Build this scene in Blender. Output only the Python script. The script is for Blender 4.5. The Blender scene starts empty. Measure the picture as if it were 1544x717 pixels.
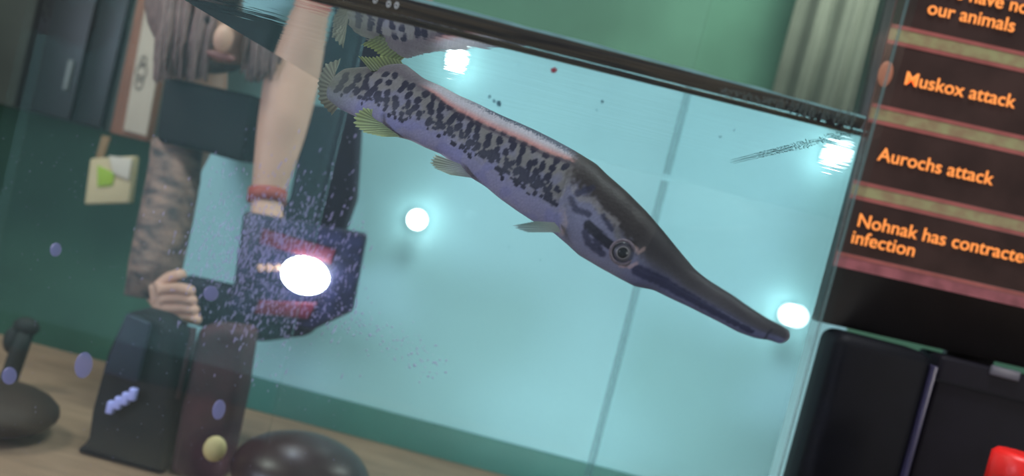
import bpy, bmesh, math, random
from math import sin, cos, radians, pi, sqrt, exp, atan2
from mathutils import Vector, Matrix, noise

# ------------------------------------------------------------------ camera
ROLL, PITCH, YAW, FPX, ZC = radians(14.22), radians(2.43), radians(-1.14), 1200.0, .5055
col = bpy.context.scene.collection
scn = bpy.context.scene

def ray(x, y):
    a = (x-772)/FPX; b = -(y-358.5)/FPX
    u = a*cos(ROLL)-b*sin(ROLL); v = a*sin(ROLL)+b*cos(ROLL)
    X, Y, Z = u, cos(PITCH)+v*sin(PITCH), -sin(PITCH)+v*cos(PITCH)
    return Vector((X*cos(YAW)+Y*sin(YAW), -X*sin(YAW)+Y*cos(YAW), Z))
def at(x, y, d):
    r = ray(x, y); r = r*(d/r.y); r.z += ZC
    return r
cd = bpy.data.cameras.new('camera'); cam = bpy.data.objects.new('camera', cd); col.objects.link(cam)
fwd = ray(772, 358.5).normalized(); rt = (ray(1772, 358.5)-ray(772, 358.5)).normalized(); up = rt.cross(fwd)
cam.matrix_world = Matrix(((rt.x, up.x, -fwd.x, 0), (rt.y, up.y, -fwd.y, 0), (rt.z, up.z, -fwd.z, ZC), (0, 0, 0, 1)))
cd.sensor_fit = 'HORIZONTAL'; cd.sensor_width = 36; cd.lens = FPX/1544*36
cd.clip_start = .01; cd.clip_end = 50
cd.dof.use_dof = True; cd.dof.focus_distance = .545; cd.dof.aperture_fstop = 5.2
scn.camera = cam

# ------------------------------------------------------------------ light
scn.view_settings.view_transform = 'Standard'; scn.view_settings.look = 'None'
scn.view_settings.gamma = 1; scn.view_settings.exposure = 0
scn.cycles.use_denoising = True
scn.cycles.transparent_max_bounces = 32; scn.cycles.max_bounces = 14
scn.cycles.transmission_bounces = 12; scn.cycles.glossy_bounces = 8
scn.cycles.sample_clamp_indirect = 6
w = bpy.data.worlds.new('room_dusk'); scn.world = w; w.use_nodes = True
w.node_tree.nodes['Background'].inputs[0].default_value = (.62, .72, .85, 1)
w.node_tree.nodes['Background'].inputs[1].default_value = .3
def area(name, loc, target, sx, sy, power, rgb):
    l = bpy.data.lights.new(name, 'AREA'); l.shape = 'RECTANGLE'; l.size = sx; l.size_y = sy
    l.energy = power; l.color = rgb
    o = bpy.data.objects.new(name, l); col.objects.link(o); o.location = loc
    o.rotation_euler = (Vector(target)-Vector(loc)).to_track_quat('-Z', 'Y').to_euler()
    return o
area('board_fill_top', (.15, .60, 2.3), (.05, 1.5, .25), .8, .3, 36, (.94, .98, 1))  # added unseen light, brightens the board evenly from above
area('board_fill_low', (.12, 1.13, .03), (.10, 1.5, .26), .9, .05, 1.9, (.93, .97, 1))  # added strip out of view, lifts the lower half of the board
area('wall_fill_right', (.9, 1.95, 1.7), (.35, 2.6, .9), .8, .3, 20, (1, .97, .93))  # added light for the green wall seen above the waterline
area('fish_fill_left', (-1.9, -.35, .62), (0, .56, .5), .5, .5, 23, (.80, .76, 1))  # added cool fill for the fish, kept out of the glass reflections
area('fish_fill_right', (1.5, -.5, .75), (0, .56, .5), .4, .4, 11, (1, .93, .88))  # added warm fill from the right, also out of view
area('wall_fill_left', (-1.5, .75, 1.6), (-.6, 1.9, .5), .4, .4, 15, (1, .93, .86))  # added fill that brightens the left wall

# ------------------------------------------------------------------ helpers
def lin(c):
    return tuple(((v/255)/12.92 if v/255 <= .04045 else ((v/255+.055)/1.055)**2.4) for v in c)
MATS = {}
def mat(name, rgb, rough=.6, var=.0, scale=20., metal=0, bump=0., spec=.4, stretch=(1, 1, 1), rgb2=None, emit=0, alpha=1):
    if name in MATS: return MATS[name]
    m = bpy.data.materials.new(name); m.use_nodes = True; nt = m.node_tree; b = nt.nodes['Principled BSDF']
    c = lin(rgb); b.inputs['Roughness'].default_value = rough; b.inputs['Metallic'].default_value = metal
    b.inputs['Specular IOR Level'].default_value = spec; b.inputs['Alpha'].default_value = alpha
    b.inputs['Base Color'].default_value = (*c, 1)
    if emit:
        b.inputs['Emission Color'].default_value = (*c, 1); b.inputs['Emission Strength'].default_value = emit
    if var or rgb2 or bump:
        tc = nt.nodes.new('ShaderNodeTexCoord'); mp = nt.nodes.new('ShaderNodeMapping'); mp.inputs['Scale'].default_value = stretch
        n = nt.nodes.new('ShaderNodeTexNoise'); n.inputs['Scale'].default_value = scale; n.inputs['Detail'].default_value = 5
        nt.links.new(tc.outputs['Object'], mp.inputs[0]); nt.links.new(mp.outputs[0], n.inputs['Vector'])
        r = nt.nodes.new('ShaderNodeValToRGB'); nt.links.new(n.outputs[0], r.inputs[0])
        c2 = lin(rgb2) if rgb2 else tuple(v*(1+var) for v in c); c1 = c if rgb2 else tuple(v*(1-var) for v in c)
        r.color_ramp.elements[0].position = .35; r.color_ramp.elements[0].color = (*c1, 1)
        r.color_ramp.elements[1].position = .65; r.color_ramp.elements[1].color = (*c2, 1)
        nt.links.new(r.outputs[0], b.inputs['Base Color'])
        if emit: nt.links.new(r.outputs[0], b.inputs['Emission Color'])
        if bump:
            bp = nt.nodes.new('ShaderNodeBump'); bp.inputs['Strength'].default_value = bump; bp.inputs['Distance'].default_value = .004
            nt.links.new(n.outputs[0], bp.inputs['Height']); nt.links.new(bp.outputs[0], b.inputs['Normal'])
    MATS[name] = m
    return m
def link(name, me, m=None, parent=None, smooth=False):
    o = bpy.data.objects.new(name, me); col.objects.link(o)
    if m is not None: me.materials.append(m)
    if smooth:
        for p in me.polygons: p.use_smooth = True
    if parent: o.parent = parent; o.matrix_parent_inverse = parent.matrix_world.inverted() if False else Matrix()
    return o
def mesh(name, verts, faces, m=None, parent=None, smooth=False):
    off = parent_loc(parent)
    me = bpy.data.meshes.new(name); me.from_pydata([tuple(Vector(v)-off) for v in verts], [], faces); me.update()
    return link(name, me, m, parent, smooth)
def parent_loc(p):
    o = Vector((0, 0, 0))
    while p is not None: o += Vector(p.location); p = p.parent
    return o
def thing(name, label, cat, loc=(0, 0, 0), group=None):
    o = bpy.data.objects.new(name, None); col.objects.link(o); o.location = loc; o.empty_display_size = .02
    o['label'] = label; o['category'] = cat
    if group: o['group'] = group
    return o
def tag(o, label=None, cat=None, group=None, kind=None):
    if label: o['label'] = label
    if cat: o['category'] = cat
    if group: o['group'] = group
    if kind: o['kind'] = kind
    return o
def box(name, lo, hi, m, parent=None, bevel=0, seg=3):
    bm = bmesh.new(); bmesh.ops.create_cube(bm, size=1)
    for v in bm.verts: v.co = Vector([(lo[i]+hi[i])/2+v.co[i]*(hi[i]-lo[i]) for i in range(3)])
    if bevel: bmesh.ops.bevel(bm, geom=bm.edges[:], offset=bevel, segments=seg, affect='EDGES', profile=.5)
    off = parent_loc(parent)
    for v in bm.verts: v.co -= off
    me = bpy.data.meshes.new(name); bm.to_mesh(me); bm.free()
    return link(name, me, m, parent, bevel > 0)
def prism(name, poly, y0, y1, m, parent=None, bevel=0):
    """poly: list of world (x,z); extruded from y0 to y1"""
    bm = bmesh.new(); n = len(poly)
    a = [bm.verts.new((p[0], y0, p[1])) for p in poly]; b = [bm.verts.new((p[0], y1, p[1])) for p in poly]
    bm.faces.new(a); bm.faces.new(b[::-1])
    for i in range(n): bm.faces.new((a[i], b[i], b[(i+1) % n], a[(i+1) % n]))
    bmesh.ops.recalc_face_normals(bm, faces=bm.faces)
    if bevel: bmesh.ops.bevel(bm, geom=bm.edges[:], offset=bevel, segments=3, affect='EDGES', profile=.5)
    off = parent_loc(parent)
    for v in bm.verts: v.co -= off
    me = bpy.data.meshes.new(name); bm.to_mesh(me); bm.free()
    return link(name, me, m, parent, bevel > 0)
def pxpoly(pts, d): return [(lambda q: (q.x, q.z))(at(x, y, d)) for x, y in pts]
def tube(name, pts, rad, m, parent=None, n=16, flat=1.0, smooth=True):
    """rounded tube through world points with a radius per point"""
    P = [Vector(p) for p in pts]; V = []; F = []
    K = len(P)
    for i, p in enumerate(P):
        t = (P[min(i+1, K-1)]-P[max(i-1, 0)]).normalized()
        a = t.cross(Vector((0, 1, 0)))
        if a.length < .1: a = t.cross(Vector((1, 0, 0)))
        a.normalize(); b = a.cross(t).normalized()
        for k in range(n):
            an = 2*pi*k/n; V.append(p+a*cos(an)*rad[i]+b*sin(an)*rad[i]*flat)
    for i in range(K-1):
        for k in range(n):
            F.append((i*n+k, i*n+(k+1) % n, (i+1)*n+(k+1) % n, (i+1)*n+k))
    F.append(tuple(range(n))[::-1]); F.append(tuple(range((K-1)*n, K*n)))
    return mesh(name, V, F, m, parent, smooth)
def ellipsoid(name, c, r, m, parent=None, seg=20, rings=12, rot=None):
    bm = bmesh.new(); bmesh.ops.create_uvsphere(bm, u_segments=seg, v_segments=rings, radius=1)
    for v in bm.verts:
        q = Vector((v.co.x*r[0], v.co.y*r[1], v.co.z*r[2]))
        if rot is not None: q = rot @ q
        v.co = q+Vector(c)-parent_loc(parent)
    me = bpy.data.meshes.new(name); bm.to_mesh(me); bm.free()
    return link(name, me, m, parent, True)
def ring(name, c, R, r, m, parent=None, axis=Vector((0, 1, 0)), n=28, k=10, sx=1., sz=1.):
    V = []; F = []
    q = Vector((0, 1, 0)).rotation_difference(axis)
    for i in range(n):
        a = 2*pi*i/n
        for j in range(k):
            b = 2*pi*j/k
            p = Vector(((R+r*cos(b))*cos(a)*sx, r*sin(b), (R+r*cos(b))*sin(a)*sz)); V.append(q @ p+Vector(c))
    for i in range(n):
        for j in range(k):
            F.append((i*k+j, i*k+(j+1) % k, ((i+1) % n)*k+(j+1) % k, ((i+1) % n)*k+j))
    return mesh(name, V, F, m, parent, True)

FY, BY, RX, ZS = .400, 1.0, .1472, ZC+.0775     # front pane, back pane, right pane, water level
LX = -.262

# ------------------------------------------------------------------ room
plaster = mat('green_plaster', (72, 112, 92), .8, .12, 3, bump=.1, spec=.2)
o = box('wall_back', (-3.2, 2.6, -.75), (3.2, 2.7, 2.3), plaster); tag(o, kind='structure')
o = box('wall_left', (-3.3, -1.5, -.75), (-3.2, 2.7, 2.3), plaster); tag(o, kind='structure')
o = box('floor', (-3.2, -1.5, -.80), (3.2, 2.7, -.75), mat('brown_floor', (96, 74, 58), .6, .2, 8)); tag(o, kind='structure')

# table on which everything stands
tb = thing('table', 'pale brown wooden table top under the tank and the aqua board', 'table', (0, .9, -.75))
wood = mat('brown_wood', (152, 122, 100), .5, .14, 9, stretch=(1, 6, 6), bump=.1)
box('table_top', (-1.6, .2, -.035), (1.3, 1.56, 0), wood, tb, .006)
for sx in (-1.5, 1.2):
    for sy in (.3, 1.46): box('leg', (sx-.03, sy-.03, -.75), (sx+.03, sy+.03, -.035), wood, tb, .004)

# aqua board behind the tank, its dark strip and clips
bx0 = at(262, 330, 1.5).x
bd = thing('backdrop_board', 'large pale aqua board standing upright behind the fish tank', 'board', (0, 1.5, 0))
box('panel', (bx0, 1.5, .062), (.62, 1.512, .70), mat('aqua_board', (158, 202, 208), .7, .03, 4, spec=.2), bd, .002)
box('skirting_strip', (bx0, 1.496, 0), (.62, 1.512, .062), mat('deep_teal', (58, 112, 104), .5, .08, 6), bd, .002)['label'] = 'dark teal strip along the foot of the board'
# soft upright folds of the board's sheet
for xx, ww in ((-.135, .05), (.03, .035)):
    pass

# ------------------------------------------------------------------ cupboard, post, note (upper left, far)
D1 = 2.1
cup = thing('cupboard', 'dark green-black wall cupboard in the upper left, above the green wall', 'cupboard', (at(60, 150, D1).x, D1, at(60, 150, D1).z))
dk = mat('dark_green_paint', (52, 62, 54), .5, .15, 5); dk2 = mat('black_green_paint', (24, 28, 27), .4, .2, 5)
zb = at(120, 188, D1).z; xl = at(-200, 120, D1).x; xr = at(235, 212, D1).x
box('body', (xl, D1, zb), (xr, D1+.3, zb+.75), dk, cup, .004)
x1, x2, x3 = at(35, 130, D1).x, at(118, 150, D1).x, at(158, 190, D1).x
dd = box('door', (x1, D1-.02, zb+.005), (x2, D1-.001, zb+.7), dk2, cup, .003); dd['label'] = 'black-green cupboard door'
box('handle', (x2-.03, D1-.034, zb+.08), (x2-.018, D1-.021, zb+.16), mat('dull_grey', (110, 112, 112), .4), dd, .003)
dd = box('door', (x2+.01, D1-.02, zb+.005), (x3, D1-.001, zb+.7), dk2, cup, .003)
D2 = 1.95
ps = thing('wooden_post', 'slim reddish brown wooden post carrying a cream paper strip', 'post', (at(200, 215, D2).x, D2, at(200, 215, D2).z))
br = mat('red_brown_wood', (128, 84, 66), .6, .15, 12, stretch=(6, 6, 1))
prism('board', pxpoly([(215, -40), (268, -30), (222, 213), (165, 200)], D2), D2, D2+.03, br, ps, .003)
st = tag(prism('paper_strip', pxpoly([(228, -30), (262, -22), (222, 205), (188, 196)], D2), D2-.006, D2-.002, mat('cream_paper', (176, 160, 146), .8, .08, 8)),
    'long cream paper strip with a faint grey sketch, pinned on the brown post', 'paper')
sk = mat('faint_pencil', (120, 108, 100), .8)
for cx, cy, R in ((213, 108, 9), (210, 124, 7), (216, 92, 5)):
    c = at(cx, cy, D2-.008); ring('sketch_line', c, R*D2/FPX, .0016, sk, None, sx=.8, sz=1.5)
for q in [q for q in col.objects if q.name.startswith('sketch_line')]: q.parent = st
nt_ = thing('note_card', 'small square cream card with a yellow-green patch below the post', 'card', at(175, 272, D2))
prism('card', pxpoly([(146, 240), (212, 236), (203, 306), (137, 308)], D2), D2-.03, D2-.004, mat('cream_card', (206, 184, 146), .7, .06, 9), nt_, .004)
prism('green_patch', pxpoly([(158, 250), (184, 262), (180, 280), (158, 282)], D2), D2-.034, D2-.031, mat('lime_green', (160, 186, 60), .7), nt_, .001)['label'] = 'yellow-green patch'
prism('white_patch', pxpoly([(176, 236), (210, 240), (205, 272), (182, 262)], D2), D2-.037, D2-.031, mat('off_white_pulp', (214, 200, 186), .7), nt_, .001)['label'] = 'off-white patch'
prism('hanger', pxpoly([(160, 205), (172, 207), (160, 242), (150, 240)], D2), D2-.02, D2-.012, mat('tan_strap', (140, 110, 78), .7), nt_, .001)

# curtain built as cloth, standing in for a hand's reflection, right of the back wall
DC = 2.45
cxa, cxb = at(1186, 60, DC).x, at(1318, 60, DC).x
zc0 = .52
cr_ = thing('smears', 'blurred brown-grey curtain of reflection, built as cloth behind the tank near its top right corner', 'smears', ((cxa+cxb)/2, DC, zc0))
V = []; F = []; n_ = 90
for i in range(n_+1):
    t = i/n_; x = cxa+(cxb-cxa)*t; y = DC+.02*sin(t*17)+.006*sin(t*41+1)
    V += [(x, y, zc0), (x, y, 2.0), (x, y+.006, zc0), (x, y+.006, 2.0)]
for i in range(n_):
    k = 4*i; F += [(k, k+4, k+5, k+1), (k+2, k+3, k+7, k+6), (k, k+2, k+6, k+4), (k+1, k+5, k+7, k+3)]
mesh('smear_drape', V, F, mat('brown_grey_cloth', (82, 88, 76), .9, .15, 5), cr_, True)
tube('smear_rod', [(cxa-.05, DC, 2.01), (cxb+.05, DC, 2.01)], [.012]*2, mat('dull_grey', (110, 112, 112), .4), cr_)

# ------------------------------------------------------------------ reflected person, built as a solid figure leaning over from above
per = thing('person', 'blurred reflection, built as a solid person in a black shirt leaning over, tan bare arm, face down, holding a phone', 'person', (-.45, 1.95, -.75))
skin = mat('tan_skin', (196, 152, 132), .55, .08, 14, spec=.3)
J = []; E = []; R = []
def jn(p, r, prev=None):
    J.append(Vector(p)); R.append(r); 
    if prev is not None: E.append((prev, len(J)-1))
    return len(J)-1
S = 1/FPX
pel = jn((-.42, 1.93, .22), .13)
sp1 = jn((-.44, 1.90, .48), .12, pel); sp2 = jn((-.44, 1.78, .78), .13, sp1); ch = jn((-.46, 1.60, .98), .12, sp2)
nk = jn((-.47, 1.46, .93), .055, ch)
h0 = at(352, -10, 1.36); h1 = at(338, 50, 1.32)
hb = jn(h0+Vector((0, .01, .06)), .075, nk); hc = jn(h0, .088, hb); hd = jn(h1, .072, hc); he = jn(at(328, 92, 1.30), .048, hd)
# bare arm on the right
sr = jn((-.30, 1.58, .98), .07, ch)
a1 = jn(at(462, -30, 1.34), 50*1.34*S, sr); a2 = jn(at(446, 90, 1.31), 46*1.31*S, a1); a3 = jn(at(424, 200, 1.29), 40*1.29*S, a2)
a4 = jn(at(402, 300, 1.27), 25*1.27*S, a3); a5 = jn(at(402, 345, 1.25), 24*1.25*S, a4)
# sleeved arm on the left
sl = jn((-.62, 1.58, .98), .07, ch)
b1 = jn(at(300, 60, 1.42), .055, sl); b2 = jn(at(300, 180, 1.40), .05, b1); b3 = jn(at(262, 270, 1.34), 32*1.34*S, b2); b4 = jn(at(232, 400, 1.29), 30*1.29*S, b3)
b5 = jn(at(232, 450, 1.26), 25*1.26*S, b4)
for sx in (-1, 1):
    hp = jn((-.42+sx*.10, 1.93, .12), .10, pel); kn = jn((-.42+sx*.12, 1.95, -.28), .065, hp)
    an = jn((-.42+sx*.12, 1.99, -.66), .042, kn); toe = jn((-.42+sx*.13, 1.86, -.71), .035, an)
# fingers
def finger(base, pts, prev, r=.0095):
    k = prev
    for p in pts: k = jn(p, r, k)
for i in range(4):
    finger(None, [at(246+i*3, 436+i*14, 1.235), at(272+i*4, 434+i*15, 1.215), at(292+i*3, 440+i*14, 1.20)], b5)
finger(None, [at(252, 420, 1.25), at(280, 412, 1.24)], b5, .011)
for i in range(4):
    finger(None, [at(396+i*13, 372, 1.235), at(394+i*13, 392, 1.215), at(396+i*12, 410, 1.20)], a5)
finger(None, [at(380, 350, 1.24), at(370, 380, 1.23)], a5, .011)
off = Vector(per.location)
me = bpy.data.meshes.new('body'); me.from_pydata([tuple(p-off) for p in J], E, []); me.update()
bo = link('body', me, skin, per)
md = bo.modifiers.new('skin', 'SKIN'); md.use_smooth_shade = True
sv = me.skin_vertices[0].data
for i, r in enumerate(R): sv[i].radius = (r, r)
sv[0].use_root = True
ss = bo.modifiers.new('sub', 'SUBSURF'); ss.levels = 2; ss.render_levels = 2
# face
fdir = (at(335, 40, 1.0)-at(335, 40, 1.3)).normalized()
for dx in (-26, 24):
    ellipsoid('eye', at(338+dx, 30, 1.245), (.014, .009, .008), mat('dark_eye', (40, 34, 36), .3), per)
ellipsoid('nose', at(337, 58, 1.225), (.014, .018, .022), skin, per)
ellipsoid('mouth', at(333, 84, 1.245), (.024, .008, .007), mat('lip', (126, 78, 74), .5), per)
hv = ellipsoid('hair_cap', at(322, 8, 1.34), (.115, .06, .115), mat('grey_brown_hair', (118, 94, 90), .7, .3, 30, stretch=(8, 8, 1)), per)
hairm = mat('grey_brown_hair', (104, 84, 84), .7, .3, 30, stretch=(8, 8, 1))
hr = []
random.seed(4)
V = []; F = []
def strand(V, F, pts, rad, n=5):
    base = len(V)
    for i, p in enumerate(pts):
        for k in range(n):
            a = 2*pi*k/n; V.append(Vector(p)+Vector((cos(a)*rad[i], sin(a)*rad[i], 0)))
    for i in range(len(pts)-1):
        for k in range(n): F.append((base+i*n+k, base+i*n+(k+1) % n, base+(i+1)*n+(k+1) % n, base+(i+1)*n+k))
for i in range(420):
    side = random.random()
    if side < .55: x0 = random.uniform(238, 318)
    else: x0 = random.uniform(372, 425)
    L = random.uniform(85, 125)
    d = random.uniform(1.24, 1.33)
    x1_ = x0+random.uniform(-4, 4)
    strand(V, F, [at(x0+18, -45, d+.02), at(x0+8, 20, d), at(x1_, 60, d), at(x1_-6, L, d+.01)], [.006, .006, .005, .0015])
mesh('hair', V, F, hairm, per, True)['label'] = 'long grey-brown hair hanging beside the face'
# shirt and sleeves
blk = mat('black_cloth', (12, 13, 19), .8, .25, 12, bump=.2)
prism('shirt_sleeve', pxpoly([(252, 116), (392, 146), (370, 246), (300, 226), (238, 214)], 1.30), 1.285, 1.43, blk, per, .012)['label'] = 'boxy black short sleeve'
def pat_mat():
    m = mat('patterned_sleeve', (70, 64, 66), .8, 0, 26, stretch=(1, 1, 2.2), rgb2=(150, 118, 106), bump=.2)
    return m
tube('patterned_sleeve', [at(268, 215, 1.34), at(262, 270, 1.33), at(250, 330, 1.30), at(236, 395, 1.28), at(224, 450, 1.27)],
     [r*1.3*S for r in (38, 39, 39, 38, 34)], pat_mat(), per)['label'] = 'grey and tan patterned long sleeve'
nav = mat('navy_cloth', (20, 23, 42), .75, .3, 16, bump=.2)
prism('navy_wrap', pxpoly([(468, 158), (546, 168), (538, 300), (520, 350), (430, 372), (400, 345), (440, 300)], 1.38), 1.36, 1.40, nav, per, .008)['label'] = 'dark navy cloth hanging beside the bare arm'
prism('navy_cuff', pxpoly([(268, 414), (350, 432), (480, 452), (470, 505), (390, 516), (262, 482)], 1.24), 1.23, 1.28, nav, per, .014)['label'] = 'dark navy cuff'
box('trousers', (-.60, 1.83, -.1), (-.24, 2.05, .26), blk, per, .08)
tube('wristband', [at(404, 286, 1.275), at(402, 306, 1.27)], [29*1.27*S]*2, mat('brick_red', (150, 62, 54), .6), per)['label'] = 'brick-red wristband'

# reflected smartphone and flash, built solid behind the tank
D3 = 1.20
ph = thing('smartphone', 'reflected dark smartphone, built solid, held sideways with its white light switched on', 'phone', at(460, 415, D3))
prism('case', pxpoly([(366, 318), (552, 352), (530, 470), (470, 498), (345, 470)], D3), D3, D3+.02, mat('indigo_case', (34, 34, 62), .4, .5, 40, bump=.3), ph, .006)
prism('red_bumper', pxpoly([(398, 344), (508, 376), (500, 398), (392, 366)], D3), D3-.006, D3-.001, mat('red_trim', (96, 28, 50), .5), ph, .002)['label'] = 'dark red band above the light'
prism('red_bumper', pxpoly([(392, 452), (480, 456), (466, 480), (384, 472)], D3), D3-.006, D3-.001, MATS['red_trim'], ph, .002)['label'] = 'dark red band below the light'
led = mat('white_led', (255, 250, 255), .5, emit=22)
led2 = mat('reflection_white', (250, 253, 255), .5, emit=9)
def dome(name, c, rx, rz, m, parent): return ellipsoid(name, c, (rx, .012, rz), m, parent)
dome('light', at(460, 415, D3-.012), 37*D3*S, 28*D3*S, led, ph)['label'] = 'glaring white light'
l = bpy.data.lights.new('phone_light', 'POINT'); l.energy = .3; l.color = (.75, .75, 1); l.shadow_soft_size = .01
lo = bpy.data.objects.new('phone_light', l); col.objects.link(lo); lo.location = at(460, 415, D3-.06)

# flash's second reflection, built as a glowing disc before the board
D4 = 1.47
lp = thing('flash_reflection', 'small round white reflection of the flash, built as a glowing disc in front of the aqua board, left of the fish', 'reflection', at(629, 331, D4))
ellipsoid('glow_disc', at(629, 331, D4), (15*D4*S, .018, 15*D4*S), led2, lp)
q = at(629, 331, D4+.022)
ring('rim', q, 15*D4*S, .003, mat('white_plastic', (220, 225, 228), .4), lp)
tube('stem', [q, q+Vector((0, .012, 0))], [.008, .008], MATS['white_plastic'], lp)
l = bpy.data.lights.new('flash_reflection_light', 'POINT'); l.energy = .045; l.color = (.85, .92, 1); l.shadow_soft_size = .02  # added point light, spreads a halo on the board around the disc
lo = bpy.data.objects.new('flash_reflection_light', l); col.objects.link(lo); lo.location = at(629, 331, D4-.05)

# dark reflected shapes built as a black bag and maroon cushion; small items on the table
D5 = 1.12
bag = thing('reflected_black_bag', 'dark reflection built as a tall black cloth bag at the lower left behind the tank', 'bag', (at(180, 640, D5).x, D5, 0))
def zpoly(pts, d, yb): return pxpoly(pts, d)
b0 = at(168, 717, D5)
prism('body', pxpoly([(190, 468), (235, 480), (258, 500), (262, 560)], D5)+[(at(262, 690, D5).x-.01, 0), (at(128, 690, D5).x-.02, 0)]+[(at(124, 690, D5).x, .02)]+pxpoly([(136, 620), (160, 530)], D5), D5, D5+.07, blk, bag, .01)
prism('flap', pxpoly([(196, 470), (232, 486), (212, 575), (160, 560)], D5), D5-.012, D5-.002, mat('charcoal_flap', (36, 38, 56), .7, .2, 20), bag, .004)
glint = mat('pale_violet_glint', (176, 176, 240), .3, emit=0)
for i in range(4):  # reflected highlights, built as small pale violet blocks
    c = at(168+i*11, 613-i*6.5, D5-.01)
    box('glint', c-Vector((.005, .006, .009)), c+Vector((.005, .004, .009)), glint, bag, .002)['label'] = 'reflected highlight built as a pale violet stud'
cu = thing('reflected_maroon_cushion', 'dark maroon reflection built as a cushion standing upright under the phone', 'cushion', (at(310, 700, D5).x, D5, 0))
prism('pad', pxpoly([(292, 492), (366, 500), (352, 600)], D5)+[(at(334, 690, D5).x, 0), (at(252, 690, D5).x, 0)]+pxpoly([(268, 600)], D5), D5+.01, D5+.08, mat('maroon_cloth', (62, 30, 38), .8, .3, 20, bump=.2), cu, .014)
tube('piping', [at(268, 600, D5+.008), at(282, 540, D5+.008), at(293, 494, D5+.008)], [.004]*3, mat('dark_maroon', (48, 24, 32), .7), cu, n=8)
gr = tag(prism('mauve_cloth', pxpoly([(236, 486), (290, 496), (286, 560)], D5+.08)+[(at(268, 690, D5).x, 0), (at(232, 690, D5).x, 0)], D5+.085, D5+.10, mat('mauve_grey_cloth', (92, 80, 88), .8, .2, 10), None, .004),
    'mauve-grey cloth showing between the black bag and the maroon cushion', 'cloth')
cu2 = tag(ellipsoid('dark_bowl', (at(455, 700, 1.11).x, 1.12, .055), (.10, .09, .055), mat('dark_red_brown_glaze', (52, 32, 32), .35, .2, 10)), 'rounded dark red-brown bowl at the bottom edge below the light', 'bowl')
yl = tag(ellipsoid('yellow_pebble', at(324, 676, 1.08), (.016, .012, .018), mat('pale_yellow', (206, 184, 130), .6, .1, 20)), 'small pale yellow pebble beside the maroon cushion', 'pebble')
D6 = 1.3
dp = thing('dark_figurine', 'small blackish plant sprig at the left edge by the table', 'plant', at(25, 560, D6))
dp.name = 'dark_sprig'
tube('stem', [(at(8, 600, D6).x, D6, 0), at(14, 570, D6), at(28, 530, D6), at(40, 500, D6)], [.012, .014, .014, .012], mat('blackish_leaf', (30, 34, 30), .7, .2, 20), dp)
ellipsoid('leaf', at(40, 492, D6), (.022, .012, .016), MATS['blackish_leaf'], dp); ellipsoid('leaf', at(20, 512, D6), (.016, .012, .024), MATS['blackish_leaf'], dp)
tag(ellipsoid('clay_dish', (at(10, 660, 1.12).x-.03, 1.12, .035), (.09, .08, .035), mat('dark_brown_clay', (52, 38, 30), .7, .3, 10)), 'low dark brown clay dish at the lower left corner', 'dish')

# ------------------------------------------------------------------ monitor and things beside the tank
DM = 1.0
pA = at(1365, 130, DM); pB = at(1525, 165, DM)
tilt = atan2(pB.z-pA.z, pB.x-pA.x)            # small lean of the screen
ex = Vector((cos(tilt), 0, sin(tilt))); ez = Vector((-sin(tilt), 0, cos(tilt)))
def mloc(x, y):
    q = at(x, y, DM)-pA; return (q.dot(ex), q.dot(ez))
mon = thing('computer_monitor', 'computer monitor with dark menu rows and orange lettering, right of the tank', 'monitor', pA)
mon.rotation_euler = (0, -tilt, 0)
def mbox(name, x0, x1, z0, z1, y0, y1, m, parent=mon, bevel=0):
    bm = bmesh.new(); bmesh.ops.create_cube(bm, size=1)
    for v in bm.verts: v.co = Vector(((x0+x1)/2+v.co.x*(x1-x0), (y0+y1)/2+v.co.y*(y1-y0), (z0+z1)/2+v.co.z*(z1-z0)))
    if bevel: bmesh.ops.bevel(bm, geom=bm.edges[:], offset=bevel, segments=3, affect='EDGES')
    me = bpy.data.meshes.new(name); bm.to_mesh(me); bm.free()
    return link(name, me, m, parent, bevel > 0)
def lz(a, b):  # mean local height of a row edge given by two pixels
    return (mloc(*a)[1]+mloc(*b)[1])/2
zrow = [lz((1352, 39), (1544, 84)), lz((1348, 60), (1544, 112)), lz((1320, 156), (1544, 212)), lz((1317, 178), (1544, 237)),
        lz((1290, 274), (1544, 331)), lz((1283, 294), (1544, 355)), lz((1256, 381), (1544, 443)), lz((1253, 399), (1544, 464))]
zbz = lz((1228, 487), (1544, 552))
xL = mloc(1338, 60)[0]; xR = .42
bez = mat('black_bezel', (30, 27, 27), .45, .1, 20)
mbox('casing', xL-.005, xR+.02, zbz, .34, .004, .05, bez, bevel=.006)
rowm = mat('screen_row', (42, 29, 26), .7, .25, 14, emit=.6, spec=.15)
barm = mat('screen_olive_bar', (104, 88, 66), .5, 0, 60, rgb2=(112, 110, 78), emit=.65, spec=.15)
pink = mat('screen_pink_line', (116, 64, 60), .6, .15, 30, emit=.65, spec=.15)
orange = mat('screen_orange_text', (222, 132, 66), .7, emit=.95, spec=.1)
sc_ = mbox('screen', xL, xR, zrow[7], .31, -.001, .004, mat('screen_dark', (70, 44, 42), .4, .1, 12, emit=.5))
spans = [(zrow[0], .13), (zrow[2], zrow[1]), (zrow[4], zrow[3]), (zrow[6], zrow[5])]
ln = .0028
for a, b in spans: mbox('menu_row', xL, xR, a+ln, b-ln, -.0018, -.001, rowm, sc_)
for k, (a, b) in enumerate(((zrow[1], zrow[0]), (zrow[3], zrow[2]), (zrow[5], zrow[4]))):
    mbox('divider_bar', xL, xR, a+ln, b-ln, -.0018, -.001, barm, sc_)
for z in zrow[:7]: mbox('border_line', xL, xR, z-ln*.8, z+ln*.8, -.0024, -.0012, pink, sc_)
mbox('lower_border', xL, xR, zrow[7], zrow[6]-ln, -.0018, -.001, mat('screen_mauve', (104, 60, 64), .6, .25, 40, emit=.75, spec=.15), sc_)
for q in sc_.children: pass
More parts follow.
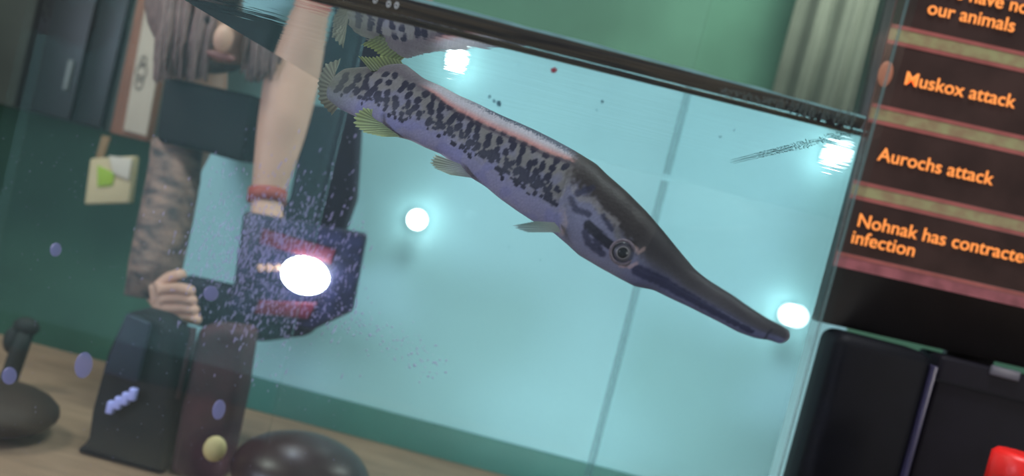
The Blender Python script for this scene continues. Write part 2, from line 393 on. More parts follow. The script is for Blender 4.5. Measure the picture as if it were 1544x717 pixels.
def text(s, px, py, h, parent=sc_, name='lettering'):
    cu_ = bpy.data.curves.new(name, 'FONT'); cu_.body = s; cu_.size = h; cu_.offset = h*.008; cu_.extrude = .0004
    cu_.space_character = 1.0
    cu_.materials.append(orange)
    o = bpy.data.objects.new(name, cu_); col.objects.link(o); bpy.context.view_layer.update()
    me = bpy.data.meshes.new_from_object(o.evaluated_get(bpy.context.evaluated_depsgraph_get())); bpy.data.objects.remove(o)
    o = bpy.data.objects.new(name, me); col.objects.link(o)
    lx, lz_ = mloc(px-4, py-1); o.location = (lx, -.0032, lz_); o.rotation_euler = (pi/2, 0, 0); o.parent = parent
    return o
TH = .0232
TX = {'Muskox attack': (1364, 128), 'Aurochs attack': (1325, 242), 'Nohnak has contracted a': (1293, 341), 'infection': (1284, 366), 'our animals': (1399, 22), 'We have no': (1411, -7)}
for s, (x, y) in TX.items(): text(s, x, y, TH)['label'] = 'orange lettering'
c = mloc(1334, 112)
ic = ellipsoid('row_icon', (0, 0, 0), (.009, .002, .016), mat('screen_tan_icon', (140, 84, 62), .6, emit=.5)); ic.parent = sc_; ic.location = (c[0], -.002, c[1])
# stand of the monitor (world upright pieces)
mbox('stand_neck', .16, .22, -(pA.z)+.02, zbz+.1, .052, .075, bez, bevel=.004)
sb = mbox('stand_base', .08, .30, -(pA.z)+.006, -(pA.z)+.022, .05, .20, bez, bevel=.004)

dkb = mat('blue_black_plastic', (9, 10, 16), .6, .2, 20, spec=.15); dkb2 = mat('plum_black_plastic', (17, 14, 22), .6, .2, 20, spec=.15)
DT = .97
tw = thing('speaker_box', 'blue-black loudspeaker box with a rounded corner beneath the monitor', 'speaker', (at(1320, 640, DT).x, DT+.08, 0))
xa, xb = at(1240, 600, DT).x, at(1398, 600, DT).x
zt = at(1300, 508, DT).z
box('cabinet', (xa, DT, .0), (xb, DT+.07, zt), dkb, tw, .016, 4)
box('edge_highlight', (xb-.004, DT-.003, .02), (xb+.002, DT+.02, zt-.012), mat('dim_violet_highlight', (52, 48, 72), .3), tw, .0015)  # highlight along the cabinet edge, built as a thin violet strip
ring('woofer_rim', ((xa+xb)/2, DT-.002, .13), .045, .004, dkb2, tw); ellipsoid('woofer', ((xa+xb)/2, DT, .13), (.04, .006, .04), dkb2, tw)
t2 = thing('computer_tower', 'plum-black computer case with a small grey badge, beneath the screen at the right edge', 'computer', (xb+.12, DT+.1, 0))
box('case', (xb+.008, DT+.008, 0), (xb+.26, DT+.07, at(1500, 556, DT).z), dkb2, t2, .006)
c = at(1520, 564, DT)
box('badge', (c.x-.018, DT+.004, c.z-.006), (c.x+.018, DT+.009, c.z+.006), mat('grey_badge', (92, 90, 100), .4), t2, .002)
box('drive_slot', (c.x-.08, DT+.005, c.z-.03), (c.x+.06, DT+.009, c.z-.027), dkb, t2)
DR = .80
rb = thing('red_bottle', 'bright red bottle cap rising at the lower right corner', 'bottle', (at(1535, 700, DR).x, DR, 0))
c = at(1545, 684, DR); R_ = 42*DR*S
redm = mat('bright_red', (226, 34, 30), .4)
tube('cap', [(c.x, DR, c.z-.045), (c.x, DR, c.z-.006), (c.x, DR, c.z-.001), (c.x, DR, c.z)], [R_, R_, R_*.85, R_*.6], redm, rb, n=28)
tube('bottle_body', [(c.x, DR, .0), (c.x, DR, .2), (c.x, DR, c.z-.07), (c.x, DR, c.z-.045)], [.04, .04, .034, R_*.9], mat('dark_red_glass', (90, 20, 20), .25), rb, n=28)

# ------------------------------------------------------------------ tank
def glass_mat(name, tint, f0=.04, gain=.8):
    m = bpy.data.materials.new(name); m.use_nodes = True; nt = m.node_tree; nt.nodes.clear()
    out = nt.nodes.new('ShaderNodeOutputMaterial'); mix = nt.nodes.new('ShaderNodeMixShader')
    tr = nt.nodes.new('ShaderNodeBsdfTransparent'); gl = nt.nodes.new('ShaderNodeBsdfGlossy')
    tr.inputs[0].default_value = (*tint, 1); gl.inputs['Roughness'].default_value = .0
    lw = nt.nodes.new('ShaderNodeLayerWeight'); lw.inputs['Blend'].default_value = .5
    pw = nt.nodes.new('ShaderNodeMath'); pw.operation = 'POWER'; pw.inputs[1].default_value = 5
    ma = nt.nodes.new('ShaderNodeMath'); ma.operation = 'MULTIPLY_ADD'; ma.inputs[1].default_value = gain; ma.inputs[2].default_value = f0
    nt.links.new(lw.outputs['Facing'], pw.inputs[0]); nt.links.new(pw.outputs[0], ma.inputs[0]); nt.links.new(ma.outputs[0], mix.inputs[0])
    nt.links.new(tr.outputs[0], mix.inputs[1]); nt.links.new(gl.outputs[0], mix.inputs[2]); nt.links.new(mix.outputs[0], out.inputs[0])
    return m
gm = glass_mat('clear_glass', (.97, .99, .98))
ge = mat('glass_edge_green', (120, 180, 180), .15, .1, 30, spec=.8, alpha=.75)
TZ = 1.05
tk = thing('fish_tank', 'large clear glass fish tank filled with water, its right edge in view', 'aquarium', (0, .7, 0))
box('front_pane', (LX, FY-.008, .006), (RX, FY, TZ), gm, tk)
box('back_pane', (LX, BY, .006), (RX, BY+.008, TZ), gm, tk)
gs = glass_mat('clear_side_glass', (.97, .99, .98), .02, .16)
box('side_pane', (RX+.0002, FY-.008, .006), (RX+.0062, BY+.008, TZ), gs, tk)
box('side_pane', (LX-.008, FY-.008, .006), (LX-.0002, BY+.008, TZ), gs, tk)
box('bottom_pane', (LX-.008, FY-.008, .0), (RX+.0062, BY+.008, .0058), gm, tk)
# silicone beads: front right edge (thin, pale) and back right corner
prism('silicone_bead', [(RX+.0004, .01), (RX+.0016, .01), (RX+.0016, TZ-.01), (RX+.0004, TZ-.01)], FY-.0095, FY-.0081, mat('pale_silicone', (120, 156, 150), .3, alpha=.35), tk)
tube('silicone_bead', [(RX-.0026, BY-.003, .01), (RX-.0026, BY-.003, .40), (RX-.0026, BY-.003, ZS-.004)], [.0026, .0024, .0026], mat('grey_silicone', (110, 160, 165), .5, alpha=.22), tk, n=10)

# ------------------------------------------------------------------ water
def water_mats():
    m = bpy.data.materials.new('water_surface'); m.use_nodes = True; nt = m.node_tree; nt.nodes.clear()
    out = nt.nodes.new('ShaderNodeOutputMaterial'); g = nt.nodes.new('ShaderNodeBsdfGlass'); g.inputs['IOR'].default_value = 1.33; g.inputs['Roughness'].default_value = 0
    g.inputs[0].default_value = (.97, 1, 1, 1)
    tc = nt.nodes.new('ShaderNodeTexCoord'); mp = nt.nodes.new('ShaderNodeMapping'); mp.inputs['Scale'].default_value = (3, 9, 1)
    n = nt.nodes.new('ShaderNodeTexNoise'); n.inputs['Scale'].default_value = 7; n.inputs['Detail'].default_value = 2
    bp = nt.nodes.new('ShaderNodeBump'); bp.inputs['Strength'].default_value = .3; bp.inputs['Distance'].default_value = .0005
    nt.links.new(tc.outputs['Object'], mp.inputs[0]); nt.links.new(mp.outputs[0], n.inputs['Vector']); nt.links.new(n.outputs[0], bp.inputs['Height'])
    nt.links.new(bp.outputs[0], g.inputs['Normal']); nt.links.new(g.outputs[0], out.inputs[0])
    s = bpy.data.materials.new('water_side_total_reflection'); s.use_nodes = True; nt = s.node_tree; nt.nodes.clear()
    out = nt.nodes.new('ShaderNodeOutputMaterial'); g = nt.nodes.new('ShaderNodeBsdfGlass'); g.inputs['IOR'].default_value = 1.33; g.inputs['Roughness'].default_value = 0
    g.inputs[0].default_value = (.96, 1, 1, 1); nt.links.new(g.outputs[0], out.inputs[0])
    t = bpy.data.materials.new('water_body'); t.use_nodes = True; nt = t.node_tree; nt.nodes.clear()
    out = nt.nodes.new('ShaderNodeOutputMaterial'); g = nt.nodes.new('ShaderNodeBsdfTransparent'); g.inputs[0].default_value = (.94, .995, 1, 1); nt.links.new(g.outputs[0], out.inputs[0])
    return m, s, t
wm, wsid, wb = water_mats()
x0, x1, y0, y1, z0, z1 = LX+.0003, RX-.0001, FY+.0004, BY-.0004, .0062, ZS
V = [(x0, y0, z0), (x1, y0, z0), (x1, y1, z0), (x0, y1, z0), (x0, y0, z1), (x1, y0, z1), (x1, y1, z1), (x0, y1, z1)]
F = [(3, 2, 1, 0), (4, 5, 6, 7), (0, 1, 5, 4), (1, 2, 6, 5), (2, 3, 7, 6), (3, 0, 4, 7)]
me = bpy.data.meshes.new('water'); me.from_pydata(V, [], F); me.update()
for m in (wb, wm, wsid): me.materials.append(m)
me.polygons[1].material_index = 1; me.polygons[3].material_index = 2
wt = link('water', me); tag(wt, 'still blue-tinted water filling the tank up to a dark line', 'water')
# meniscus: curved water rim on the front pane, its dark refraction painted in
mz = mat('meniscus_painted_dark', (34, 32, 30), .25, 0, 14, rgb2=(92, 80, 62), stretch=(1.2, 1, 60))
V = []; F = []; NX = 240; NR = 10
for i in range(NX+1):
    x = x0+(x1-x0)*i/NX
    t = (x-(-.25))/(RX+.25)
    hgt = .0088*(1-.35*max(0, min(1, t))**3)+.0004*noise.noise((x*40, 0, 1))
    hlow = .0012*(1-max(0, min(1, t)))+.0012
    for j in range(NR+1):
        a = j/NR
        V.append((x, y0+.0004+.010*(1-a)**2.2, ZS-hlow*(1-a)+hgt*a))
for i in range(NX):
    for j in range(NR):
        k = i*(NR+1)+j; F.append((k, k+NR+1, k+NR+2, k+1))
mn = mesh('meniscus', V, F, mz, wt, True); mn['label'] = 'dark brown refraction painted on the rim where the water climbs the glass'
V = []; F = []  # pale upper edge of the meniscus, painted as its own strip
for i in range(NX+1):
    x = x0+(x1-x0)*i/NX; t = max(0, min(1, (x+.25)/(RX+.25))); z = ZS+.0088*(1-.35*t**3)+.0003*noise.noise((x*25, 3, 1))
    w_ = .0024*(1-.6*t)+.0005*noise.noise((x*60, 7, 1))
    V += [(x, y0+.0003, z), (x, y0+.0003, z+w_)]
for i in range(NX): F.append((2*i, 2*i+2, 2*i+3, 2*i+1))
mesh('wet_edge', V, F, mat('wet_edge_pale', (150, 196, 196), .3, .2, 40), wt)['label'] = 'pale wet line painted above the dark rim'
# pale grime tufts on the right end of the line
random.seed(9); V = []; F = []
for i in range(260):
    px = random.uniform(1085, 1288); f = (px-1085)/203
    yb = 53+(px-720)*(180-53)/(1240-720)+random.uniform(-10, 2)
    L = random.uniform(4, 20)*f+3; wd = random.uniform(.8, 2.2)
    y_ = FY-.0088-random.uniform(0, .0003)
    b_ = at(px, yb, y_); t_ = at(px+.24*L, yb-L, y_); k = len(V); s = wd*y_*S
    V += [b_+Vector((-s, 0, 0)), b_+Vector((s, 0, 0)), t_+Vector((0, 0, 0)), b_+Vector((0, -.0006, 0))]
    F += [(k, k+3, k+2), (k+3, k+1, k+2), (k, k+1, k+3)]
tag(mesh('limescale', V, F, mat('grey_scale', (104, 118, 108), .8, alpha=.6)), 'grey feathery limescale on the glass at the right end of the waterline', 'limescale', kind='stuff')
random.seed(10); V = []; F = []
for i in range(60):
    px = random.uniform(1185, 1285); yb = 53+(px-720)*(127/520)+random.uniform(-3, 8)
    L = random.uniform(5, 14); y_ = FY-.0086
    b_ = at(px, yb, y_); t_ = at(px+.24*L, yb-L, y_); k = len(V); s = random.uniform(1, 3)*y_*S
    V += [b_+Vector((-s, 0, 0)), b_+Vector((s, 0, 0)), t_+Vector((s*.6, 0, 0)), t_-Vector((s*.6, 0, 0)), (b_+t_)/2+Vector((0, -.0004, 0))]
    F += [(k, k+1, k+4), (k+1, k+2, k+4), (k+2, k+3, k+4), (k+3, k, k+4)]
tag(mesh('algae', V, F, mat('black_algae', (34, 36, 34), .8)), 'short black algae marks on the waterline by the right corner', 'algae', kind='stuff')
# side meniscus, painted as a dark speckled line back along the right pane
V = []; F = []
for i in range(160):
    t = (i/160)**.7; y_ = FY+.003+t*.26; s = .0006*(1-t)*random.uniform(.3, 1.6)+.00015
    z = ZS+random.uniform(-.5, .6)*.0022*(1-t)-.0012; x = RX-.001; k = len(V); h = s*random.uniform(.5, 1.2)
    V += [(x, y_-s*2, z), (x, y_+s*2, z+h*.2), (x-.0006, y_, z+h), (x-.0008, y_, z-h)]
    F += [(k, k+3, k+2), (k+3, k+1, k+2)]
tag(mesh('side_meniscus_line', V, F, mat('dark_green_meniscus', (60, 110, 112), .5, alpha=.7)), 'thin dark speckled painted meniscus line running back along the right pane', 'scum', kind='stuff')

# ------------------------------------------------------------------ fish
AX0 = (500., 106.); ang = atan2(510-106, 1188-500.); ca, sa = cos(ang), sin(ang)
def to_sn(x, y): dx, dy = x-AX0[0], y-AX0[1]; return dx*ca+dy*sa, dx*sa-dy*ca     # n positive = up
def to_px(s, n): return AX0[0]+s*ca+n*sa, AX0[1]+s*sa-n*ca
topP = [(494, 110), (510, 104), (535, 102), (560, 100), (585, 97), (610, 96), (640, 119), (668, 131), (690, 143), (720, 156), (752, 172), (780, 184), (807, 196), (835, 210), (863, 225), (899, 247), (913, 261), (945, 289), (975, 319), (1000, 348), (1026, 380), (1048, 406), (1067, 421), (1107, 446), (1125, 459), (1156, 479), (1178, 490), (1190, 498)]
botP = [(492, 148), (512, 164), (535, 175), (562, 187), (597, 206), (618, 211), (640, 222), (665, 232), (701, 262), (732, 281), (752, 298), (780, 318), (800, 331), (835, 351), (855, 368), (872, 384), (911, 407), (935, 420), (956, 431), (986, 437), (1010, 449), (1036, 461), (1086, 486), (1112, 500), (1137, 509), (1149, 511), (1160, 512), (1174, 518), (1188, 517)]
top = sorted(to_sn(*p) for p in topP); bot = sorted(to_sn(*p) for p in botP)
def interp(tab, s):
    if s <= tab[0][0]: return tab[0][1]
    for (a, b), (c, d) in zip(tab, tab[1:]):
        if s <= c: return b+(d-b)*(s-a)/max(1e-6, c-a)
    return tab[-1][1]
def smooth_tab(tab, s, wd=7):
    return sum(interp(tab, s+k*wd/3) * g for k, g in ((-3, .08), (-2, .12), (-1, .18), (0, .24), (1, .18), (2, .12), (3, .08)))
S0, S1 = to_sn(497, 126)[0], 798.
def ydepth(s): return .575-.165*s/798
def sstep(a, b, x):
    t = max(0, min(1, (x-a)/(b-a))); return t*t*(3-2*t)
def mixc(a, b, t): return tuple(a[i]+(b[i]-a[i])*t for i in range(3))
# spots: jittered elongated blotches in rows along the flank
random.seed(21); spots = []
row = 0
for k, nn in enumerate((.50, .27, .04, -.18)):
    s = 20+random.uniform(0, 10)
    while s < 380:
        spots.append((s+random.uniform(-3, 3)+nn*4, nn+random.uniform(-.05, .05), random.uniform(3.8, 5.8), random.uniform(5.4, 8.6), random.uniform(-.4, .4))); s += random.uniform(14.5, 19)
for _ in range(110): spots.append((random.uniform(20, 385), random.uniform(-.55, .0), random.uniform(1.6, 4.2), random.uniform(2.0, 4.5), random.uniform(-.6, .6)))
for _ in range(30): spots.append((random.uniform(255, 392), random.uniform(-.42, -.08), random.uniform(4, 8), random.uniform(3, 5.0), random.uniform(-.4, .4)))
def segd(px, py, a, b):
    ax, ay = a; bx, by = b; dx, dy = bx-ax, by-ay; t = max(0, min(1, ((px-ax)*dx+(py-ay)*dy)/(dx*dx+dy*dy)))
    return sqrt((px-ax-t*dx)**2+(py-ay-t*dy)**2)
def pl(px, py, pts): return min(segd(px, py, a, b) for a, b in zip(pts, pts[1:]))
def skin_col(s, n, nt_, nb):
    """skin pattern of the gar in head/tail coordinates"""
    h = (nt_-nb)/2; c = (nt_+nb)/2; q = (n-c)/max(h, 1e-3)
    px, py = to_px(s, n)
    n1 = noise.noise((px*.05, py*.05, 0)); n2 = noise.noise((px*.16, py*.16, 3)); n3 = noise.noise((px*.45, py*.45, 5))
    # --- trunk
    belly = (152, 146, 176); flank = (134, 126, 122); back = (92, 80, 90)
    t = mixc(belly, flank, sstep(-.62, -.1, q+.18*n2)); t = mixc(t, back, sstep(.42, .72, q+.12*n2)*.75)
    t = mixc(t, (118, 116, 168), .4*sstep(.1, .5, n1+.2)*(1-sstep(0, .6, q)))
    m = 0
    for (ss_, qq, a, b, tl) in spots:
        ds = s-ss_
        if abs(ds) < 12:
            dn = n-(c+qq*h); u = ds*cos(tl)+dn*sin(tl); v = -ds*sin(tl)+dn*cos(tl)
            m = max(m, 1-sstep(.9, 1.08, sqrt((u/a)**2+(v/b)**2)+.25*n2))
    t = mixc(t, (30, 28, 50), m*.95)
    # pale pinkish light reflection painted along the back, dark dotted upper edge
    cr = sstep(118, 160, s)*(1-sstep(395, 425, s))
    if cr > 0:
        dtop = nt_-n; wd = 27*min(1, .55+.45*sstep(120, 220, s))*(1-.45*sstep(330, 420, s))
        pk = mixc((222, 140, 128), (222, 212, 220), sstep(wd, wd*.45, dtop)) if dtop < wd else t
        e = (1-sstep(wd*.85, wd*1.05, dtop+1.5*n2))*cr
        t = mixc(t, pk, e*.9)
        ed = (1-sstep(2.5, 8+7*sstep(250, 390, s), dtop+5*n3+3*n2))*cr*sstep(170, 260, s)
        t = mixc(t, (52, 62, 84), ed*.85)
        dl = exp(-((dtop-wd*1.08)/2.4)**2)*cr; t = mixc(t, (64, 50, 62), dl*.7)
    # tail olive tint
    t = mixc(t, (104, 110, 88), .55*(1-sstep(20, 75, s)))
    # --- head
    hd_ = sstep(392, 420, s+10*n2+ .35*n)
    head_top = (54, 44, 42); cheek = (134, 130, 154); jaw = (104, 102, 134); snout_t = (74, 66, 68)
    lim = interp([(380, .35), (430, .30), (475, .18), (520, .0), (560, -.05), (640, .05), (720, .15), (800, .1)], s)
    g = mixc(cheek, head_top, sstep(lim-.22, lim+.12, q+.16*n2))
    if s > 560: g = mixc(mixc(jaw, snout_t, sstep(-.55, .15, q)), (48, 44, 48), sstep(.4, .9, q)*.6)
    elif s > 520:
        g2 = mixc(mixc(jaw, snout_t, sstep(-.55, .15, q)), (48, 44, 48), sstep(.4, .9, q)*.6); g = mixc(g, g2, (s-520)/40)
    if s > 540: g = mixc(g, (46, 39, 40), .85*sstep(-.15, .4, q)*(1-sstep(540, 680, s)))
    # dark stripe behind the eye, and from the eye along the snout
    d = pl(px, py, [(884, 338), (900, 354), (918, 368)]); g = mixc(g, (26, 24, 40), (1-sstep(5.5, 8.5, d+1.5*n2)))
    d = pl(px, py, [(956, 404), (990, 419), (1040, 448), (1096, 480), (1128, 496)]); wdt = 8-4.5*sstep(956, 1128, px)
    g = mixc(g, (38, 36, 66), .85*(1-sstep(wdt*.7, wdt*1.4, d+2.2*n2)))
    # pale marbled marks on the gill cover
    for pts, wd, cl in (([(862, 285), (872, 300), (890, 302), (902, 318), (925, 335)], 4, (150, 140, 138)), ([(846, 315), (850, 335), (846, 350)], 4, (196, 170, 168)),
                        ([(950, 368), (958, 378), (966, 372)], 2.5, (186, 150, 140)), ([(932, 398), (945, 400), (955, 394)], 2.5, (196, 160, 160)),
                        ([(924, 345), (928, 356)], 4, (120, 112, 112))):
        d = pl(px, py, pts); g = mixc(g, cl, .75*(1-sstep(wd*.6, wd*1.7, d+2*n2)))
    for pts, wd in (([(858, 300), (866, 316), (884, 322)], 4), ([(880, 350), (885, 365), (905, 380)], 4.5), ([(905, 325), (918, 345)], 3), ([(893, 360), (902, 372)], 3), ([(868, 292), (890, 284)], 4)):
        d = pl(px, py, pts); g = mixc(g, (44, 42, 66), .75*(1-sstep(wd*.6, wd*1.6, d+2*n2)))
    # snout tip
    g = mixc(g, (150, 128, 140), .8*sstep(786, 797, s))
    d = pl(px, py, [(1149, 512), (1152, 500), (1158, 494)]); g = mixc(g, (38, 34, 46), .7*(1-sstep(1, 2.6, d)))
    t = mixc(t, g, hd_)
    k = 1+.10*n3+.06*n1
    return tuple(max(0, min(255, v*k)) for v in t)
NS, NA = 760, 120
V = []; F = []; C = []
for i in range(NS+1):
    u = i/NS; s = S0+(S1-S0)*u
    a, b = smooth_tab(top, s), smooth_tab(bot, s)
    endf = min(1, sqrt(max(0, 1-((s-(S1-9))/9.5)**2))) if s > S1-9 else 1
    st_ = min(1, sqrt(max(0.02, 1-((S0+12-s)/12.5)**2))) if s < S0+12 else 1
    c = (a+b)/2; h = (a-b)/2*endf*st_
    wr = interp([(0, .28), (60, .5), (150, .78), (380, .85), (430, .85), (500, .80), (560, .85), (640, 1.0), (760, 1.15), (800, 1.1)], s)
    d = ydepth(s)
    for k in range(NA):
        th = 2*pi*k/NA
        sx_, cx_ = sin(th), cos(th)
        yy = (abs(cx_)**.9)*(1 if cx_ > 0 else -1)
        n = c+h*sx_
        # mouth groove and gill-cover step on the two flanks
        off = 0
        px, py = to_px(s, n)
        if 455 < s < 790:
            dm = abs(n-(c+h*interp([(455, -.62), (520, -.45), (640, -.30), (790, -.15)], s))); off -= .7*exp(-(dm/1.3)**2)*sstep(455, 480, s)
        dg = pl(px, py, [(852, 272), (842, 300), (840, 330), (846, 356)]) if 330 < s < 440 else 99
        off += -1.3*exp(-(dg/2.2)**2)
        if s < 410: off += .35*noise.noise((s*.35, n*.35, 2))
        w_ = h*wr
        p = at(*to_px(s, n), d)
        p.y = d+(-cx_ if False else -yy)*(w_+off)*d*S
        V.append(p)
        C.append(skin_col(s, n, a, b))
for i in range(NS):
    for k in range(NA): F.append((i*NA+k, i*NA+(k+1) % NA, (i+1)*NA+(k+1) % NA, (i+1)*NA+k))
F.append(tuple(range(NA))[::-1]); F.append(tuple(range(NS*NA, (NS+1)*NA)))
base = at(*to_px(400, 0), .555)
fish = thing('spotted_gar', 'long-snouted spotted gar swimming nose-down to the right just under the water surface', 'fish', (base.x, .555, base.z-.03))
def vcol(o, cols, name='pattern'):
    at_ = o.data.color_attributes.new(name, 'FLOAT_COLOR', 'POINT')
    flat = []
    for c in cols: flat += [*lin(c), 1]
    at_.data.foreach_set('color', flat)
def vmat(name, rough, alpha=1, bump=.25, trans=0, spec=.45):
    m = bpy.data.materials.new(name); m.use_nodes = True; nt = m.node_tree; b = nt.nodes['Principled BSDF']
    a = nt.nodes.new('ShaderNodeVertexColor'); a.layer_name = 'pattern'; nt.links.new(a.outputs[0], b.inputs['Base Color'])
    b.inputs['Roughness'].default_value = rough; b.inputs['Alpha'].default_value = alpha; b.inputs['Specular IOR Level'].default_value = spec
    tc = nt.nodes.new('ShaderNodeTexCoord'); vo = nt.nodes.new('ShaderNodeTexVoronoi'); vo.inputs['Scale'].default_value = 420
    bp = nt.nodes.new('ShaderNodeBump'); bp.inputs['Strength'].default_value = bump; bp.inputs['Distance'].default_value = .0006
    nt.links.new(tc.outputs['Object'], vo.inputs['Vector']); nt.links.new(vo.outputs[0], bp.inputs['Height']); nt.links.new(bp.outputs[0], b.inputs['Normal'])
    return m
fm = vmat('gar_skin', .5, spec=.22)
bo = mesh('body', V, F, fm, fish, True); vcol(bo, C)
# eye
def skinpt(x, y):
    s, n = to_sn(x, y); a, b = smooth_tab(top, s), smooth_tab(bot, s); c = (a+b)/2; h = (a-b)/2
    wr = interp([(380, .85), (430, .85), (500, .80), (560, .85), (640, 1.0)], s); d = ydepth(s)
    q = (n-c)/h; yy = sqrt(max(0, 1-q*q))*h*wr*d*S
    p = at(x, y, d); nrm = Vector((.03, -sqrt(max(0.02, 1-q*q))/wr, q*1.0)).normalized()
    return Vector((p.x*(1-yy/d), d-yy, ZC+(p.z-ZC)*(1-yy/d))), nrm
ec, en = skinpt(938, 379); en = Vector((.05, -1, -.12)).normalized(); px1 = .47*S
eye = ellipsoid('eye', ec, (15*px1, 9*px1, 15*px1), mat('eye_socket', (86, 80, 92), .35, .1, 300), fish, 32, 20)
eye['label'] = 'round eye with a grey iris'
f0 = ec+en*6*px1
ring('orbit', ec+en*4.5*px1, 17.5*px1, 2.3*px1, mat('orbit_skin', (128, 110, 120), .4, .25, 500), eye, -en).name = 'orbit'
irm = mat('iris_grey', (104, 96, 104), .25, .15, 600)
ellipsoid('iris', ec+en*6.0*px1, (11*px1, 4.2*px1, 11*px1), irm, eye, 32, 16)
ellipsoid('pupil', ec+en*9.0*px1, (7.2*px1, 3.0*px1, 8.0*px1), mat('pupil_black', (8, 8, 12), .12, spec=.6), eye, 28, 14)
ring('pupil_rim', ec+en*9.0*px1, 8.6*px1, .9*px1, mat('iris_rim', (150, 140, 142), .25), eye, -en)
# nostril
p, nn_ = skinpt(1181, 508) if False else (at(1179, 509, .535), None)
# fins: fans of rays between a root line and an outer edge
def fin(name, root, edge, d0, d1, c0, c1, label=None, rays=14, wav=.0008):
    V = []; F = []; C = []; NU, NV = rays*6, 14
    def along(pts, t):
        L = [0]
        for a, b in zip(pts, pts[1:]): L.append(L[-1]+sqrt((a[0]-b[0])**2+(a[1]-b[1])**2))
        q = t*L[-1]
        for i in range(len(pts)-1):
            if q <= L[i+1]+1e-9:
                f = (q-L[i])/max(1e-6, L[i+1]-L[i]); return (pts[i][0]+(pts[i+1][0]-pts[i][0])*f, pts[i][1]+(pts[i+1][1]-pts[i][1])*f)
        return pts[-1]
    for side in (0, 1):
        for i in range(NU+1):
            t = i/NU; r = along(root, t); e = along(edge, t); ridge = .5+.5*cos(2*pi*t*rays)
            jag = 1-.10*(1-ridge)*1.0
            for j in range(NV+1):
                f = j/NV*jag; x = r[0]+(e[0]-r[0])*f; y = r[1]+(e[1]-r[1])*f; d = d0+(d1-d0)*f
                th = (.0009*(1-f)+.00015)*(.45+.55*ridge)
                p = at(x, y, d); p.y += (-th if side == 0 else th)+wav*sin(t*9+f*4)*f
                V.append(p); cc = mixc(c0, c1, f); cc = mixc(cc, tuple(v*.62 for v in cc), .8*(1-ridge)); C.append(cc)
    M = (NU+1)*(NV+1)
    for i in range(NU):
        for j in range(NV):
            k = i*(NV+1)+j; F.append((k, k+1, k+NV+2, k+NV+1)); F.append((M+k, M+k+NV+1, M+k+NV+2, M+k+1))
    for j in range(NV):
        F.append((j+1, j, M+j, M+j+1)); k = NU*(NV+1)+j; F.append((k, k+1, M+k+1, M+k))
    for i in range(NU):
        k = i*(NV+1); F.append((k, k+NV+1, M+k+NV+1, M+k)); k += NV; F.append((k+NV+1, k, M+k, M+k+NV+1))
    o = mesh(name, V, F, finm, fish, True); vcol(o, C)
    if label: o['label'] = label
    return o
finm = vmat('gar_fin', .5, .93, .1)
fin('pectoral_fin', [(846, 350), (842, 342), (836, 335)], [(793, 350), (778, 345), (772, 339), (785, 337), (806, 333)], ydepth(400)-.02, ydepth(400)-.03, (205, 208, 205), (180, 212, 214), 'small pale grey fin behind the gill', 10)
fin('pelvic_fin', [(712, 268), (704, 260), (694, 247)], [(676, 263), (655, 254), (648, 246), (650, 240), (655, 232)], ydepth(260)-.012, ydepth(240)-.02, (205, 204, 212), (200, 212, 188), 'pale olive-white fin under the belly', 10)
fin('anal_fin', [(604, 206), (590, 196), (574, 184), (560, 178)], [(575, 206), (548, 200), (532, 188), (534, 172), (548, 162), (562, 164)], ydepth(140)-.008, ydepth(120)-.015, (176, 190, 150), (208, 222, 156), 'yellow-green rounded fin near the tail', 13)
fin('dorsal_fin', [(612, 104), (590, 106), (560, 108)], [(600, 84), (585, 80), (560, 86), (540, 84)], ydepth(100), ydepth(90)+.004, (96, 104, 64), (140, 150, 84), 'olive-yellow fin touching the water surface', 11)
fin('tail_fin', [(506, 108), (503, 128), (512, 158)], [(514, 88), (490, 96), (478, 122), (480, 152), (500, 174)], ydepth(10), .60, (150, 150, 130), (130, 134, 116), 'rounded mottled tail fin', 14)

# ------------------------------------------------------------------ specks, droplets and marks on the front pane
random.seed(33)
dm = mat('violet_glow_dust', (200, 200, 250), .5, alpha=.4)  # real dust, but its violet tint and crowding paint the flash's haze
V = []; F = []
def speck(px, py, rx, ry, rot, y_):
    c = at(px, py, y_); k = len(V); n = 7; s = y_*S
    V.append(c+Vector((0, -.0004, 0)))
    for i in range(n):
        a = 2*pi*i/n; u = rx*cos(a); v = ry*sin(a); j = random.uniform(.7, 1.2)
        V.append(c+Vector(((u*cos(rot)-v*sin(rot))*s*j, 0, (u*sin(rot)+v*cos(rot))*s*j)))
    for i in range(n): F.append((k, k+1+i, k+1+(i+1) % n))
YP = FY-.0084
for _ in range(1900):
    x = random.gauss(410, 62); y = random.gauss(392, 62)
    if x > 560: continue
    r = random.uniform(.4, 1.5); speck(x, y, r, r*random.uniform(1.1, 5), random.uniform(-.4, .1), YP)
for _ in range(200):
    t = random.random(); speck(470+t*190+random.gauss(0, 14), 440+t*110+random.gauss(0, 18), random.uniform(.6, 2.4), random.uniform(.6, 2.6), random.uniform(0, 3), YP)
for _ in range(300):
    r = random.uniform(.3, .8); speck(random.uniform(0, 560), random.uniform(200, 717), r, r*1.4, 0, YP)
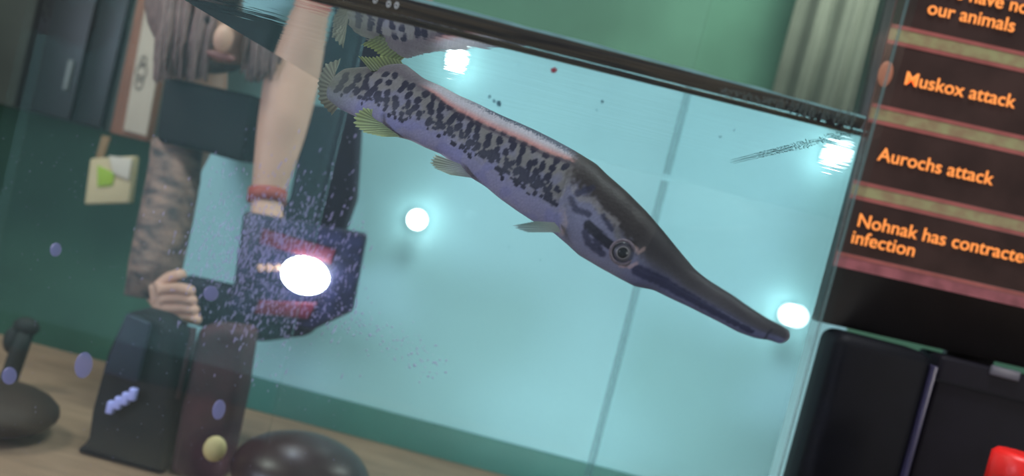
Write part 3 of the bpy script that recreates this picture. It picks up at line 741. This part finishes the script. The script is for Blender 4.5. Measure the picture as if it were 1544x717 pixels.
tag(mesh('dust', V, F, dm), 'dust and scratches on the glass, painted violet as flash glow, around the glaring light', 'dust', kind='stuff')
drop = mat('hazy_droplet', (150, 156, 200), .25, alpha=.5)
for px, py, rx, ry, lb in ((126, 550, 14, 21, 'largest hazy droplet on the glass, left of the black bag'), (330, 617, 10, 16, 'hazy droplet on the glass over the maroon cushion'),
                       (14, 566, 12, 14, 'hazy droplet on the glass at the far left edge'), (84, 376, 9, 11, 'faint droplet on the glass over the green wall, left of the sleeve'),
                       (318, 442, 12, 12, 'round smear droplet on the glass over the navy cuff')):
    ob = ellipsoid('water_droplet', at(px, py, YP-.0002), (rx*.39*S, .0008, ry*.39*S), drop, None, 20, 10); tag(ob, lb, 'droplet', 'droplets on the front glass')
wr_ = mat('white_ring', (214, 224, 222), .3)
for px, py, lb in ((586, 6, 'left one of two tiny white rings on the glass at the top edge'), (598, 8, 'right one of two tiny white rings on the glass at the top edge'), (566, 0, 'tiny white ring cut by the top edge, left of the pair')):
    tag(ring('bubble_ring', at(px, py, YP), 3.1*.39*S, .9*.39*S, wr_, None, sx=.8, sz=1.25), lb, 'bubble', 'tiny white bubble rings on the glass')
ob = mesh('red_speck', *(lambda a: (a[0], a[1]))(([at(830, 104, YP), at(836, 101, YP), at(841, 105, YP), at(837, 110, YP), at(831, 109, YP), at(835, 105, YP-.0006)], [(0, 1, 5), (1, 2, 5), (2, 3, 5), (3, 4, 5), (4, 0, 5)])), mat('dull_red', (150, 66, 78), .6))
tag(ob, 'tiny dull red speck on the glass just below the waterline', 'speck')
V = []; F = []
for px, py, r in ((908, 153, 3), (745, 152, 3.5), (752, 156, 5), (738, 146, 3), (694, 86, 2), (1107, 196, 1.6), (1086, 206, 2), (781, 96, 1.4), (767, 372, 1.3), (815, 392, 1.4), (900, 165, 1.5)):
    speck(px, py, r*.7, r*1.1, .4, YP)
tag(mesh('dark_specks', V, F, mat('grey_blue_speck', (70, 120, 132), .6)), 'few tiny dark specks scattered on the glass around the fish', 'specks', kind='stuff')
